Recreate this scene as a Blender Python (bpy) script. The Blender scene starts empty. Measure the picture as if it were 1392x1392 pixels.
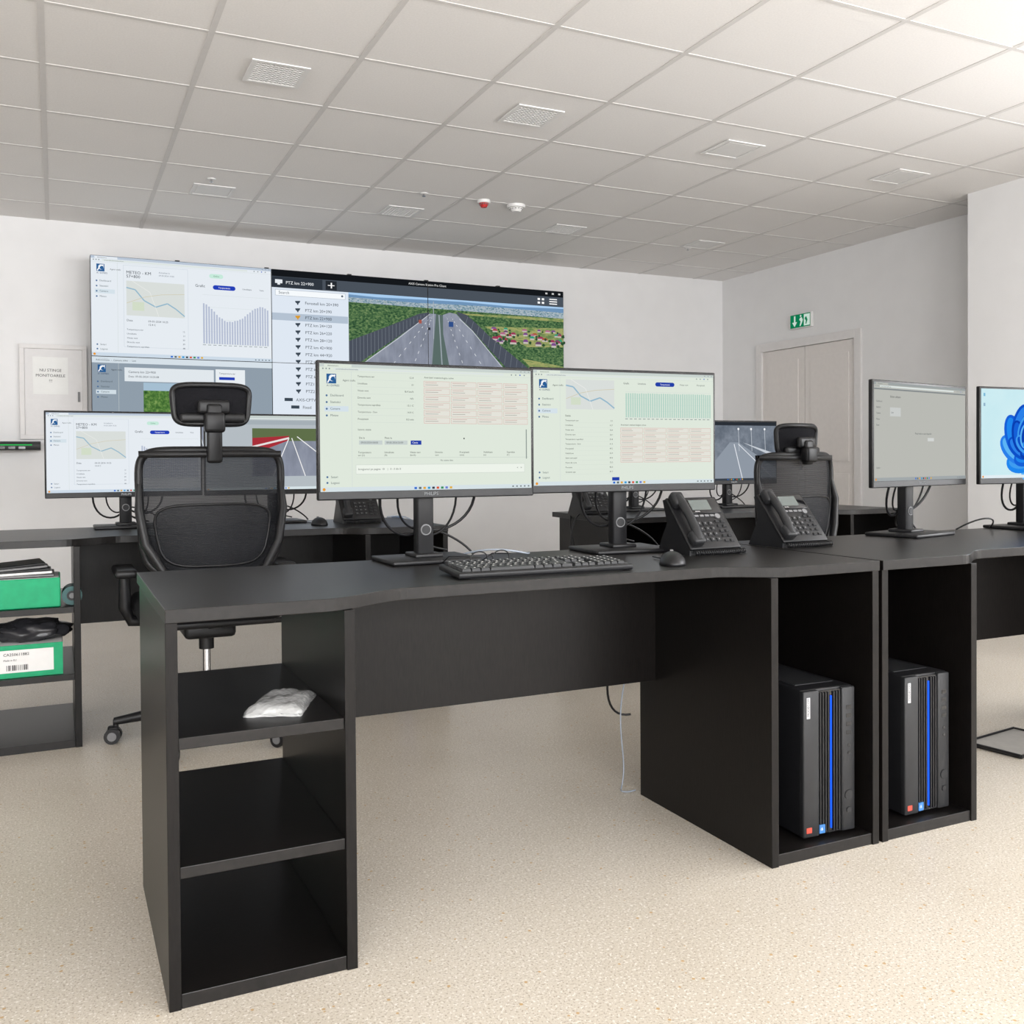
import bpy, bmesh, math, random
from mathutils import Matrix, Vector
from mathutils import noise as mn
random.seed(7)
sc = bpy.context.scene
try:
    sc.view_settings.view_transform = 'Standard'
    sc.view_settings.look = 'None'
except Exception as e:
    print(e)

# ------------------------------------------------------------ materials
def lin(c):
    if isinstance(c, str):
        c = c.lstrip('#'); c = [int(c[i:i+2], 16)/255 for i in (0, 2, 4)]
        return tuple(((x+0.055)/1.055)**2.4 if x > 0.04045 else x/12.92 for x in c)
    return tuple(c)
_m = {}
def PM(name, col, rough=0.5, metal=0.0, var=0.08, scale=30, bump=0.0, stretch=None, spec=0.5, coat=0):
    if name in _m: return _m[name]
    m = bpy.data.materials.new(name); m.use_nodes = True
    nt = m.node_tree; b = nt.nodes['Principled BSDF']; c = lin(col)
    b.inputs['Roughness'].default_value = rough; b.inputs['Metallic'].default_value = metal
    b.inputs['Specular IOR Level'].default_value = spec
    b.inputs['Coat Weight'].default_value = coat
    tc = nt.nodes.new('ShaderNodeTexCoord'); mp = nt.nodes.new('ShaderNodeMapping')
    nt.links.new(tc.outputs['Object'], mp.inputs[0])
    if stretch: mp.inputs['Scale'].default_value = stretch
    n = nt.nodes.new('ShaderNodeTexNoise'); n.inputs['Scale'].default_value = scale; n.inputs['Detail'].default_value = 4
    nt.links.new(mp.outputs[0], n.inputs['Vector'])
    r = nt.nodes.new('ShaderNodeValToRGB')
    r.color_ramp.elements[0].position = 0.3; r.color_ramp.elements[1].position = 0.7
    r.color_ramp.elements[0].color = tuple(x*(1-var) for x in c)+(1,)
    r.color_ramp.elements[1].color = tuple(min(1, x*(1+var)) for x in c)+(1,)
    nt.links.new(n.outputs['Fac'], r.inputs[0]); nt.links.new(r.outputs[0], b.inputs['Base Color'])
    if bump:
        bp = nt.nodes.new('ShaderNodeBump'); bp.inputs['Strength'].default_value = bump; bp.inputs['Distance'].default_value = 0.002
        nt.links.new(n.outputs['Fac'], bp.inputs['Height']); nt.links.new(bp.outputs[0], b.inputs['Normal'])
    _m[name] = m; return m
def E(col, s=1.0):
    k = 'glow_%s_%.2f' % (col, s)
    if k in _m: return _m[k]
    m = bpy.data.materials.new(k); m.use_nodes = True; nt = m.node_tree; nt.nodes.clear()
    e = nt.nodes.new('ShaderNodeEmission'); o = nt.nodes.new('ShaderNodeOutputMaterial')
    e.inputs[0].default_value = lin(col)+(1,); e.inputs[1].default_value = s
    nt.links.new(e.outputs[0], o.inputs[0]); _m[k] = m; return m
def EN(name, cols, scale, s=1.0, stretch=(1, 1, 1)):
    if name in _m: return _m[name]
    m = bpy.data.materials.new(name); m.use_nodes = True; nt = m.node_tree; nt.nodes.clear()
    e = nt.nodes.new('ShaderNodeEmission'); o = nt.nodes.new('ShaderNodeOutputMaterial')
    tc = nt.nodes.new('ShaderNodeTexCoord'); mp = nt.nodes.new('ShaderNodeMapping'); mp.inputs['Scale'].default_value = stretch
    n = nt.nodes.new('ShaderNodeTexNoise'); n.inputs['Scale'].default_value = scale; n.inputs['Detail'].default_value = 6; n.inputs['Roughness'].default_value = 0.65
    r = nt.nodes.new('ShaderNodeValToRGB'); cr = r.color_ramp
    while len(cr.elements) < len(cols): cr.elements.new(0.5)
    for i, c in enumerate(cols):
        cr.elements[i].position = 0.3+0.4*i/max(1, len(cols)-1)
    for i, c in enumerate(cols): cr.elements[i].color = lin(c)+(1,)
    nt.links.new(tc.outputs['Object'], mp.inputs[0]); nt.links.new(mp.outputs[0], n.inputs['Vector'])
    nt.links.new(n.outputs['Fac'], r.inputs[0]); nt.links.new(r.outputs[0], e.inputs[0])
    e.inputs[1].default_value = s; nt.links.new(e.outputs[0], o.inputs[0]); _m[name] = m; return m

WALL = PM('wall_paint', (0.80, 0.795, 0.795), 0.85, var=0.015, scale=6, bump=0.05)
TRIM = PM('trim_paint', (0.74, 0.72, 0.71), 0.6, var=0.02)
DOORM = PM('door_paint', (0.74, 0.70, 0.67), 0.5, var=0.02)
DESK = PM('black_laminate', (0.0060, 0.0050, 0.0047), 0.34, var=0.5, scale=60, bump=0.06, stretch=(1, 9, 1), spec=0.36)
DESKX = PM('black_laminate_vertical', (0.0050, 0.0041, 0.0037), 0.36, var=0.5, scale=60, bump=0.06, stretch=(6, 6, 0.6), spec=0.22)
BLK = PM('black_plastic', (0.007, 0.007, 0.008), 0.40, var=0.15, spec=0.35)
BLK2 = PM('dark_grey_plastic', (0.017, 0.0175, 0.019), 0.45, var=0.1, spec=0.35)
GLS = PM('gloss_black', (0.004, 0.004, 0.005), 0.12, var=0.05)
GREY = PM('grey_plastic', (0.16, 0.16, 0.165), 0.45)
CHROME = PM('chrome', (0.6, 0.6, 0.62), 0.2, 1.0, var=0.03)
FABRIC = PM('seat_fabric', (0.008, 0.008, 0.010), 0.95, var=0.3, scale=200, bump=0.4, spec=0.2)
WHITE = PM('white_plastic', (0.78, 0.77, 0.76), 0.5, var=0.02)
CAB_W = PM('grey_cable', (0.30, 0.34, 0.40), 0.5)
CAB_B = PM('blue_cable', (0.12, 0.25, 0.5), 0.5)
RED = PM('red_plastic', (0.5, 0.02, 0.02), 0.4)
PAPER = PM('paper', (0.82, 0.82, 0.80), 0.9, var=0.01)
INK = PM('ink', (0.03, 0.03, 0.03), 0.9)
GRN = PM('green_card', (0.0, 0.33, 0.14), 0.6)

# floor
def floor_mat():
    m = bpy.data.materials.new('speckled_vinyl'); m.use_nodes = True; nt = m.node_tree; b = nt.nodes['Principled BSDF']
    tc = nt.nodes.new('ShaderNodeTexCoord')
    def noise(s, d=2):
        n = nt.nodes.new('ShaderNodeTexNoise'); n.inputs['Scale'].default_value = s; n.inputs['Detail'].default_value = d
        nt.links.new(tc.outputs['Object'], n.inputs['Vector']); return n
    def ramp(src, a, b_, c0, c1):
        r = nt.nodes.new('ShaderNodeValToRGB'); r.color_ramp.elements[0].position = a; r.color_ramp.elements[1].position = b_
        r.color_ramp.elements[0].color = c0+(1,); r.color_ramp.elements[1].color = c1+(1,)
        nt.links.new(src, r.inputs[0]); return r
    def mix(f, A, B):
        x = nt.nodes.new('ShaderNodeMix'); x.data_type = 'RGBA'
        nt.links.new(f, x.inputs[0]); 
        for s, i in ((A, 6), (B, 7)):
            if isinstance(s, tuple): x.inputs[i].default_value = s+(1,)
            else: nt.links.new(s, x.inputs[i])
        return x.outputs[2]
    base = ramp(noise(2.2, 3).outputs['Fac'], 0.3, 0.7, (0.545, 0.49, 0.41), (0.60, 0.545, 0.465)).outputs[0]
    s1 = ramp(noise(210, 2).outputs['Fac'], 0.55, 0.64, (0, 0, 0), (1, 1, 1)).outputs[0]
    c = mix(s1, base, (0.36, 0.31, 0.24))
    s2 = ramp(noise(160, 2).outputs['Fac'], 0.58, 0.66, (0, 0, 0), (1, 1, 1)).outputs[0]
    c = mix(s2, c, (0.74, 0.70, 0.64))
    v = nt.nodes.new('ShaderNodeTexVoronoi'); v.inputs['Scale'].default_value = 50
    nt.links.new(tc.outputs['Object'], v.inputs['Vector'])
    d = ramp(v.outputs['Distance'], 0.16, 0.2, (1, 1, 1), (0, 0, 0)).outputs[0]
    sep = nt.nodes.new('ShaderNodeSeparateColor'); nt.links.new(v.outputs['Color'], sep.inputs[0])
    g = nt.nodes.new('ShaderNodeMath'); g.operation = 'GREATER_THAN'; g.inputs[1].default_value = 0.84
    nt.links.new(sep.outputs[0], g.inputs[0])
    mu = nt.nodes.new('ShaderNodeMath'); mu.operation = 'MULTIPLY'
    nt.links.new(g.outputs[0], mu.inputs[0]); nt.links.new(d, mu.inputs[1])
    c = mix(mu.outputs[0], c, (0.46, 0.30, 0.13))
    nt.links.new(c, b.inputs['Base Color'])
    b.inputs['Roughness'].default_value = 0.34; b.inputs['Specular IOR Level'].default_value = 0.5
    return m
FLOOR = floor_mat()
def mesh_fabric():
    m = bpy.data.materials.new('chair_mesh'); m.use_nodes = True; nt = m.node_tree; b = nt.nodes['Principled BSDF']
    b.inputs['Base Color'].default_value = (0.010, 0.0108, 0.0135, 1); b.inputs['Roughness'].default_value = 0.6
    b.inputs['Specular IOR Level'].default_value = 0.25
    tc = nt.nodes.new('ShaderNodeTexCoord'); w = nt.nodes.new('ShaderNodeTexWave'); w.bands_direction = 'Z'
    w.inputs['Scale'].default_value = 60; nt.links.new(tc.outputs['Object'], w.inputs[0])
    mr = nt.nodes.new('ShaderNodeMapRange'); mr.inputs[3].default_value = 0.80; mr.inputs[4].default_value = 0.96
    nt.links.new(w.outputs['Fac'], mr.inputs[0]); nt.links.new(mr.outputs[0], b.inputs['Alpha'])
    return m
MESHF = mesh_fabric()
def bubble():
    m = bpy.data.materials.new('bubble_wrap'); m.use_nodes = True; nt = m.node_tree; b = nt.nodes['Principled BSDF']
    b.inputs['Base Color'].default_value = (0.62, 0.62, 0.61, 1); b.inputs['Roughness'].default_value = 0.25
    b.inputs['Alpha'].default_value = 0.7
    v = nt.nodes.new('ShaderNodeTexVoronoi'); v.inputs['Scale'].default_value = 110
    tc = nt.nodes.new('ShaderNodeTexCoord'); nt.links.new(tc.outputs['Object'], v.inputs['Vector'])
    bp = nt.nodes.new('ShaderNodeBump'); bp.inputs['Strength'].default_value = 0.5; bp.inputs['Distance'].default_value = 0.003
    nt.links.new(v.outputs['Distance'], bp.inputs['Height']); nt.links.new(bp.outputs[0], b.inputs['Normal'])
    return m
BUB = bubble()

# ------------------------------------------------------------ mesh builder
_txt = {}
def text_mesh(t):
    if t not in _txt:
        cu = bpy.data.curves.new('t', 'FONT'); cu.body = t; cu.size = 1; cu.resolution_u = 2
        ob = bpy.data.objects.new('t', cu); me = ob.to_mesh()
        vs = [tuple(v.co) for v in me.vertices]; fs = [tuple(p.vertices) for p in me.polygons]
        ob.to_mesh_clear(); bpy.data.objects.remove(ob); bpy.data.curves.remove(cu)
        _txt[t] = (vs, fs, max([v[0] for v in vs]+[0.01]))
    return _txt[t]
class MB:
    def __init__(s): s.v = []; s.f = []; s.m = []; s.s = []; s.mats = []; s.M = Matrix()
    def add(s, vs, fs, mat, smooth=False, M=None):
        M = s.M @ M if M is not None else s.M
        if mat not in s.mats: s.mats.append(mat)
        k = s.mats.index(mat); o = len(s.v)
        s.v += [tuple(M @ Vector(v)) for v in vs]
        for f in fs: s.f.append([i+o for i in f]); s.m.append(k); s.s.append(smooth)
    def box(s, x0, x1, y0, y1, z0, z1, mat, M=None):
        vs = [(x, y, z) for x in (x0, x1) for y in (y0, y1) for z in (z0, z1)]
        s.add(vs, [(0, 1, 3, 2), (4, 6, 7, 5), (0, 4, 5, 1), (2, 3, 7, 6), (0, 2, 6, 4), (1, 5, 7, 3)], mat, False, M)
    def rbox(s, x0, x1, y0, y1, z0, z1, mat, r=0.004, seg=2, M=None):
        bm = bmesh.new(); bmesh.ops.create_cube(bm, size=1)
        for v in bm.verts:
            v.co = Vector(((x0+x1)/2+v.co.x*(x1-x0), (y0+y1)/2+v.co.y*(y1-y0), (z0+z1)/2+v.co.z*(z1-z0)))
        bmesh.ops.bevel(bm, geom=bm.edges[:], offset=r, segments=seg, affect='EDGES', profile=0.5)
        bm.verts.index_update()
        s.add([tuple(v.co) for v in bm.verts], [[v.index for v in f.verts] for f in bm.faces], mat, seg > 1, M); bm.free()
    def prism(s, poly, d0, d1, mat, M=None, smooth=False):
        n = len(poly)
        vs = [(p[0], p[1], d0) for p in poly]+[(p[0], p[1], d1) for p in poly]
        fs = [list(range(n))[::-1], list(range(n, 2*n))]+[(i, (i+1) % n, n+(i+1) % n, n+i) for i in range(n)]
        s.add(vs, fs, mat, smooth, M)
    def tube(s, pts, r, mat, seg=8, closed=False, M=None):
        pts = [Vector(p) for p in pts]; n = len(pts); vs = []; fs = []
        rr = r if isinstance(r, (list, tuple)) else [r]*n
        nrm = None
        for i, p in enumerate(pts):
            a = pts[(i-1) % n] if (closed or i > 0) else p; b = pts[(i+1) % n] if (closed or i < n-1) else p
            t = (b-a).normalized()
            if nrm is None:
                nrm = t.orthogonal().normalized()
            nrm = (nrm-t*nrm.dot(t))
            nrm = nrm.normalized() if nrm.length > 1e-6 else t.orthogonal().normalized()
            bi = t.cross(nrm)
            for k in range(seg):
                an = 2*math.pi*k/seg
                vs.append(tuple(p+(nrm*math.cos(an)+bi*math.sin(an))*rr[i]))
        for i in range(n if closed else n-1):
            j = (i+1) % n
            for k in range(seg):
                fs.append((i*seg+k, i*seg+(k+1) % seg, j*seg+(k+1) % seg, j*seg+k))
        s.add(vs, fs, mat, True, M)
        if not closed:
            s.add(vs, [list(range(seg))[::-1], list(range((n-1)*seg, n*seg))], mat, False, M)
    def cyl(s, p0, p1, r, mat, r1=None, seg=20, M=None):
        s.tube([p0, p1], [r, r if r1 is None else r1], mat, seg, False, M)
    def ell(s, c, R, mat, nu=20, nv=10, M=None, zmin=-1):
        vs = []; fs = []
        for j in range(nv+1):
            ph = math.pi*j/nv-math.pi/2
            for i in range(nu):
                th = 2*math.pi*i/nu
                vs.append((c[0]+R[0]*math.cos(ph)*math.cos(th), c[1]+R[1]*math.cos(ph)*math.sin(th), c[2]+R[2]*max(zmin, math.sin(ph))))
        for j in range(nv):
            for i in range(nu):
                fs.append((j*nu+i, j*nu+(i+1) % nu, (j+1)*nu+(i+1) % nu, (j+1)*nu+i))
        s.add(vs, fs, mat, True, M)
    def text(s, t, size, mat, M, align='L'):
        vs, fs, w = text_mesh(t); o = {'L': 0, 'C': -w/2, 'R': -w}[align]
        s.add([((v[0]+o)*size, v[1]*size, 0) for v in vs], fs, mat, False, M)
    def build(s, name, loc=(0, 0, 0), rz=0.0, parent=None, bevel=0):
        me = bpy.data.meshes.new(name); me.from_pydata(s.v, [], s.f)
        for m in s.mats: me.materials.append(m)
        me.polygons.foreach_set('material_index', s.m); me.polygons.foreach_set('use_smooth', s.s); me.update()
        ob = bpy.data.objects.new(name, me); sc.collection.objects.link(ob)
        ob.location = loc; ob.rotation_euler = (0, 0, math.radians(rz))
        if parent: ob.parent = parent
        if bevel:
            b = ob.modifiers.new('bevel', 'BEVEL'); b.width = bevel; b.segments = 2; b.limit_method = 'ANGLE'; b.angle_limit = math.radians(50)
        return ob
RX = Matrix.Rotation(math.radians(90), 4, 'X')
def bez(p0, p1, p2, p3, n=12):
    p0, p1, p2, p3 = map(Vector, (p0, p1, p2, p3)); o = []
    for i in range(n+1):
        t = i/n; o.append(tuple(p0*(1-t)**3+p1*3*t*(1-t)**2+p2*3*t*t*(1-t)+p3*t**3))
    return o

# ------------------------------------------------------------ screen painting (flat UI on real screens)
class S:
    def __init__(s, mb, x0, z1, w, h, y, eps=0.0004, st=1.0):
        s.mb = mb; s.x0 = x0; s.z1 = z1; s.w = w; s.h = h; s.y = y; s.e = eps; s.st = st
    def pt(s, x, y, l): return (s.x0+x*s.w, s.y-l*s.e, s.z1-y*s.h)
    def mat(s, c): return E(c, s.st) if isinstance(c, str) else c
    def P(s, pts, c, l=1): s.mb.add([s.pt(x, y, l) for x, y in pts], [list(range(len(pts)))], s.mat(c))
    def R(s, x0, y0, x1, y1, c, l=1): s.P([(x0, y1), (x1, y1), (x1, y0), (x0, y0)], c, l)
    def O(s, x0, y0, x1, y1, c, t=0.002, l=2):
        a = s.w/s.h; ty = t*a
        s.R(x0, y0, x1, y0+ty, c, l); s.R(x0, y1-ty, x1, y1, c, l); s.R(x0, y0, x0+t, y1, c, l); s.R(x1-t, y0, x1, y1, c, l)
    def T(s, x, y, t, size, c, l=3, align='L'):
        p = s.pt(x, y, l); s.mb.text(t, size*s.h*1.35, s.mat(c), Matrix.Translation(p) @ RX, align)
    def L(s, pts, t, c, l=2):
        for (a, b) in zip(pts[:-1], pts[1:]):
            dx = (b[0]-a[0])*s.w; dy = (b[1]-a[1])*s.h; d = math.hypot(dx, dy) or 1
            nx = -dy/d*t/2*s.h/s.w*1.0; ny = dx/d*t/2
            s.P([(a[0]-nx, a[1]-ny), (b[0]-nx, b[1]-ny), (b[0]+nx, b[1]+ny), (a[0]+nx, a[1]+ny)], c, l)
    def disc(s, cx, cy, r, c, l=2, ry=None, rot=0, n=20):
        pts = []
        for i in range(n):
            a = 2*math.pi*i/n; px = r*math.cos(a); py = (ry or r)*math.sin(a)
            q = (px*math.cos(rot)-py*math.sin(rot), px*math.sin(rot)+py*math.cos(rot))
            pts.append((cx+q[0]*s.h/s.w, cy+q[1]))
        s.P(pts, c, l)
    def pill(s, x0, y0, x1, y1, c, l=2):
        r = (y1-y0)/2; rx = r*s.h/s.w; pts = []
        for i in range(9):
            a = math.pi/2+math.pi*i/8; pts.append((x0+rx+rx*math.cos(a), y0+r+r*math.sin(a)))
        for i in range(9):
            a = -math.pi/2+math.pi*i/8; pts.append((x1-rx+rx*math.cos(a), y0+r+r*math.sin(a)))
        s.P(pts, c, l)

def chrome_ui(s, bg, side=True, bar='#c9d3cf', nav=('Dashboard', 'Statistici', 'Camere', 'Meteo')):
    s.R(0, 0, 1, 1, bg, 0)
    s.R(0, 0, 1, 0.025, bar, 1); s.R(0.02, 0.004, 0.14, 0.025, bg, 2); s.T(0.035, 0.021, 'Administrare', 0.012, '#4a5558')
    s.R(0.0, 0.027, 1, 0.028, bar, 1); s.R(0.06, 0.032, 0.86, 0.048, '#dde5e2', 1); s.T(0.07, 0.046, 'autostrada.admin/statie/meteo', 0.011, '#5f6c70')
    for i in range(3): s.disc(0.015+i*0.014, 0.04, 0.006, '#8b9698')
    for i in range(4): s.disc(0.90+i*0.022, 0.04, 0.006, ('#8b9698', '#3a62c8')[i == 2])
    for i in range(3): s.R(0.945+i*0.02, 0.010, 0.952+i*0.02, 0.014, '#5f6c70', 2)
    s.R(0, 0.058, 1, 0.060, '#cfd8d6', 1)
    if side:
        s.R(0.03, 0.08, 0.072, 0.155, '#2a5f96', 2); s.disc(0.054, 0.112, 0.026, '#dfeaf5', 3); s.disc(0.057, 0.118, 0.018, '#2a5f96', 4)
        s.L([(0.034, 0.15), (0.05, 0.10), (0.068, 0.09)], 0.01, '#ffffff', 5); s.T(0.03, 0.178, 'A1 EXPRES', 0.016, '#1d3b60')
        s.T(0.10, 0.135, 'Agent trafic', 0.016, '#30383b')
        for i, n in enumerate(nav):
            y = 0.255+i*0.052
            if i == 2: s.R(0.02, y-0.028, 0.125, y+0.014, '#d5e2ea', 1)
            s.disc(0.03, y-0.006, 0.008, '#4a6f9a'); s.T(0.045, y, n, 0.018, '#4b5a60')
        s.disc(0.03, 0.93, 0.008, '#4a6f9a'); s.T(0.045, 0.938, 'Logout', 0.018, '#4b5a60')
        s.disc(0.03, 0.885, 0.008, '#4a6f9a'); s.T(0.045, 0.893, 'Setari', 0.018, '#4b5a60')
        s.R(0.138, 0.06, 0.1395, 0.965, '#cfd8d6', 1)
def taskbar(s, c='#d6e2e6'):
    s.R(0, 0.965, 1, 1, c, 4); s.disc(0.015, 0.982, 0.012, '#e89a2c', 5)
    for i in range(9): s.R(0.42+i*0.021, 0.974, 0.432+i*0.021, 0.992, ['#2f6fd0', '#5f6c70', '#e0a63a', '#2b9bd8', '#3a3f46', '#d8552e', '#2f8f57', '#6b7fd0', '#e0b040'][i], 5)
    for i in range(5): s.R(0.90+i*0.02, 0.978, 0.908+i*0.02, 0.988, '#5f6c70', 5)
LBL = ['Temperatura aer', 'Umiditate', 'Viteza vant', 'Directia vant', 'Temperatura suprafata', 'Temperatura - 5cm', 'Precipitatii', 'Vizibilitate', 'Stare carosabil', 'Punct de roua', 'Presiune', 'Grosime apa', 'Nivel zapada', 'Salinitate']
def redgrid(s, x0, y0, x1, y1, nx, ny):
    gx = (x1-x0)/nx; gy = (y1-y0)/ny
    for i in range(nx):
        for j in range(ny):
            a = x0+i*gx; b = y0+j*gy
            s.R(a+0.003, b+0.004, a+gx-0.003, b+gy-0.006, '#e4e3da', 1)
            s.O(a+0.003, b+0.004, a+gx-0.003, b+gy-0.006, '#d8a8a0', 0.0014)
            w1 = 0.5+0.3*((i*7+j*3) % 5)/5
            s.R(a+0.010, b+gy*0.28, a+gx*w1, b+gy*0.34, '#c9a29a', 3); s.R(a+0.010, b+gy*0.56, a+gx*0.55, b+gy*0.62, '#9a9b94', 3)
def map_box(s, x0, y0, x1, y1):
    w = x1-x0; h = y1-y0
    s.R(x0, y0, x1, y1, '#d9dedb', 1)
    q = [(0, .2), (.15, .25), (.3, .55), (.5, .72), (.7, .6), (.85, .75), (1, .95)]
    s.L([(x0+a*w, y0+b*h) for a, b in q], 0.012, '#94b8cc', 2)
    q = [(0, .65), (.3, .45), (.6, .35), (1, .3)]
    s.L([(x0+a*w, y0+b*h) for a, b in q], 0.004, '#cfc6a6', 3)
    q = [(.1, 0), (.4, .3), (.55, 1)]
    s.L([(x0+a*w, y0+b*h) for a, b in q], 0.003, '#f4f4f0', 3)
    s.R(x0+.1*w, y0+.6*h, x0+.3*w, y0+.85*h, '#d2ddc8', 2)
def bars(s, x0, y0, x1, y1, n, c, fn):
    r = random.Random(3); w = (x1-x0)/n
    for k in range(5): s.R(x0, y0+(y1-y0)*k/4, x1, y0+(y1-y0)*k/4+0.002, '#cdd6d6', 1)
    for i in range(n):
        t = fn(i/(n-1))+r.random()*0.02
        s.R(x0+i*w+w*.2, y1-(y1-y0)*t, x0+(i+1)*w-w*.2, y1, c, 2)
    for i in range(0, n, 2): s.R(x0+i*w, y1+0.012, x0+i*w+w*1.2, y1+0.018, '#8b9698', 2)

BG1 = '#dfe8dc'
def c_table(s):
    chrome_ui(s, BG1); 
    for i, n in enumerate(LBL[:7]):
        y = 0.10+i*0.056; s.T(0.165, y, n, 0.015, '#363c3d'); s.T(0.42, y, ['12.4', '61', '8.4 km/h', 'NV', '15.1 C', '14.9 C', '0.0 mm'][i], 0.016, '#363c3d', align='R')
        s.R(0.16, y+0.018, 0.43, y+0.0195, '#ccd6cf', 1)
    s.T(0.47, 0.092, 'Avertizari meteorologice active', 0.015, '#2a2f30')
    redgrid(s, 0.465, 0.11, 0.985, 0.465, 4, 6)
    s.T(0.165, 0.52, 'Istoric statie', 0.016, '#363c3d')
    s.T(0.17, 0.585, 'De la', 0.016, '#22282a'); s.T(0.285, 0.585, 'Pana la', 0.016, '#22282a')
    s.R(0.17, 0.598, 0.275, 0.632, '#c9d2d0', 1); s.R(0.285, 0.598, 0.39, 0.632, '#c9d2d0', 1)
    s.T(0.178, 0.622, '09.05.2024 00:00', 0.015, '#30383b'); s.T(0.293, 0.622, '09.05.2024 23:59', 0.015, '#30383b')
    s.R(0.405, 0.598, 0.455, 0.632, '#2440a8', 2); s.T(0.412, 0.621, 'Cauta', 0.015, '#ffffff')
    for i in range(7):
        x = 0.165+i*0.118
        s.T(x, 0.700, ['Temperatura', 'Umiditate', 'Viteza vant', 'Directie', 'Precipitatii', 'Vizibilitate', 'Suprafata'][i], 0.015, '#22282a'); s.T(x, 0.722, ['aer (C)', '(%)', '(km/h)', 'vant', '(mm)', '(m)', '(C)'][i], 0.014, '#22282a')
    s.R(0.16, 0.735, 0.985, 0.737, '#b9c4be', 1); s.T(0.575, 0.765, 'Nu exista date', 0.014, '#4b5456', align='C')
    s.R(0.155, 0.79, 0.965, 0.865, '#edf3ea', 1); s.O(0.155, 0.79, 0.965, 0.865, '#c2ccc4', 0.0012)
    s.T(0.165, 0.833, 'Inregistrari pe pagina  10    |   0 - 0 din 0', 0.016, '#363c3d')
    s.T(0.95, 0.833, '<   >', 0.018, '#363c3d', align='R'); s.R(0.972, 0.5, 0.977, 0.75, '#8f9a95', 2)
    s.disc(0.66, 0.58, 0.006, '#30383b'); taskbar(s)
def c_chart(s):
    chrome_ui(s, BG1)
    map_box(s, 0.17, 0.075, 0.43, 0.335)
    s.T(0.48, 0.105, 'Grafic', 0.018, '#30383b'); s.T(0.56, 0.105, 'Umiditate', 0.016, '#4b5456')
    s.pill(0.66, 0.08, 0.77, 0.118, '#2440a8'); s.T(0.715, 0.106, 'Temperatura', 0.014, '#ffffff', align='C')
    s.T(0.80, 0.105, 'Viteza vant', 0.015, '#4b5456'); s.T(0.90, 0.105, 'Precipitatii', 0.015, '#4b5456')
    bars(s, 0.49, 0.17, 0.985, 0.40, 40, '#b4d3c6', lambda t: 0.93)
    s.T(0.165, 0.40, 'Statia', 0.018, '#22282a')
    for i, n in enumerate(LBL[:12]):
        y = 0.44+i*0.041; s.T(0.165, y, n, 0.014, '#363c3d'); s.T(0.42, y, str(round(3+i*7.7, 1)), 0.014, '#363c3d', align='R'); s.R(0.16, y+0.012, 0.43, y+0.0132, '#ccd6cf', 1)
    s.T(0.465, 0.475, 'Avertizari meteorologice active', 0.015, '#2a2f30')
    redgrid(s, 0.46, 0.49, 0.985, 0.81, 4, 6)
    taskbar(s); s.R(0.415, 0.935, 0.455, 0.965, '#2440a8', 5)
def c_dash(s, small=False):
    chrome_ui(s, '#e6ecf2', bar='#b9c6d6')
    s.T(0.185, 0.16, 'METEO - KM', 0.032, '#1e2a36'); s.T(0.185, 0.20, '57+800', 0.032, '#1e2a36')
    s.T(0.36, 0.135, 'Actualizat la', 0.016, '#6a7682'); s.T(0.36, 0.165, '09.05.2024 10:25', 0.016, '#6a7682')
    s.pill(0.64, 0.10, 0.72, 0.145, '#c6eadb'); s.T(0.68, 0.13, 'Online', 0.016, '#256b4d', align='C')
    s.O(0.17, 0.075, 0.52, 0.90, '#c6d0da', 0.0015)
    map_box(s, 0.185, 0.23, 0.50, 0.58)
    s.T(0.30, 0.64, '09-05-2024 10:25', 0.02, '#2a3540'); s.T(0.30, 0.675, '12.4 C', 0.02, '#2a3540')
    s.T(0.185, 0.64, 'Data', 0.022, '#2a3540')
    for i, n in enumerate(LBL[:5]):
        s.T(0.185, 0.73+i*0.043, n, 0.017, '#3c4854'); s.T(0.50, 0.73+i*0.043, str(12+i*9), 0.017, '#3c4854', align='R')
    s.T(0.56, 0.245, 'Grafic', 0.03, '#1e2a36'); s.pill(0.66, 0.215, 0.79, 0.262, '#2440b8'); s.T(0.725, 0.247, 'Temperatura', 0.017, '#ffffff', align='C')
    s.T(0.83, 0.247, 'Umiditate', 0.018, '#3c4854'); s.T(0.93, 0.247, 'Vant', 0.018, '#3c4854')
    bars(s, 0.60, 0.32, 0.985, 0.83, 26, '#b4bdd2', lambda t: 0.60+0.22*math.cos(t*2*math.pi*1.1+0.2)*(0.6+0.4*abs(2*t-1)))
    taskbar(s, '#cddbe8')
TREES = EN('screen_trees', ['#1e3a28', '#36583a', '#5c7d50', '#8c9c6c'], 48, stretch=(1, 1, 1.6))
FIELD = EN('screen_field', ['#4f7444', '#7a9058', '#a8a86c', '#86985a'], 16, stretch=(1, 1, 3))
CITY = EN('screen_city', ['#3f6a5a', '#6f8fa0', '#bcc6ce', '#557a62'], 60, stretch=(1, 1, 2))
ROADM = EN('screen_road', ['#7c8290', '#8a90a0', '#989eac'], 14, stretch=(1, 1, 0.3))
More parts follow.
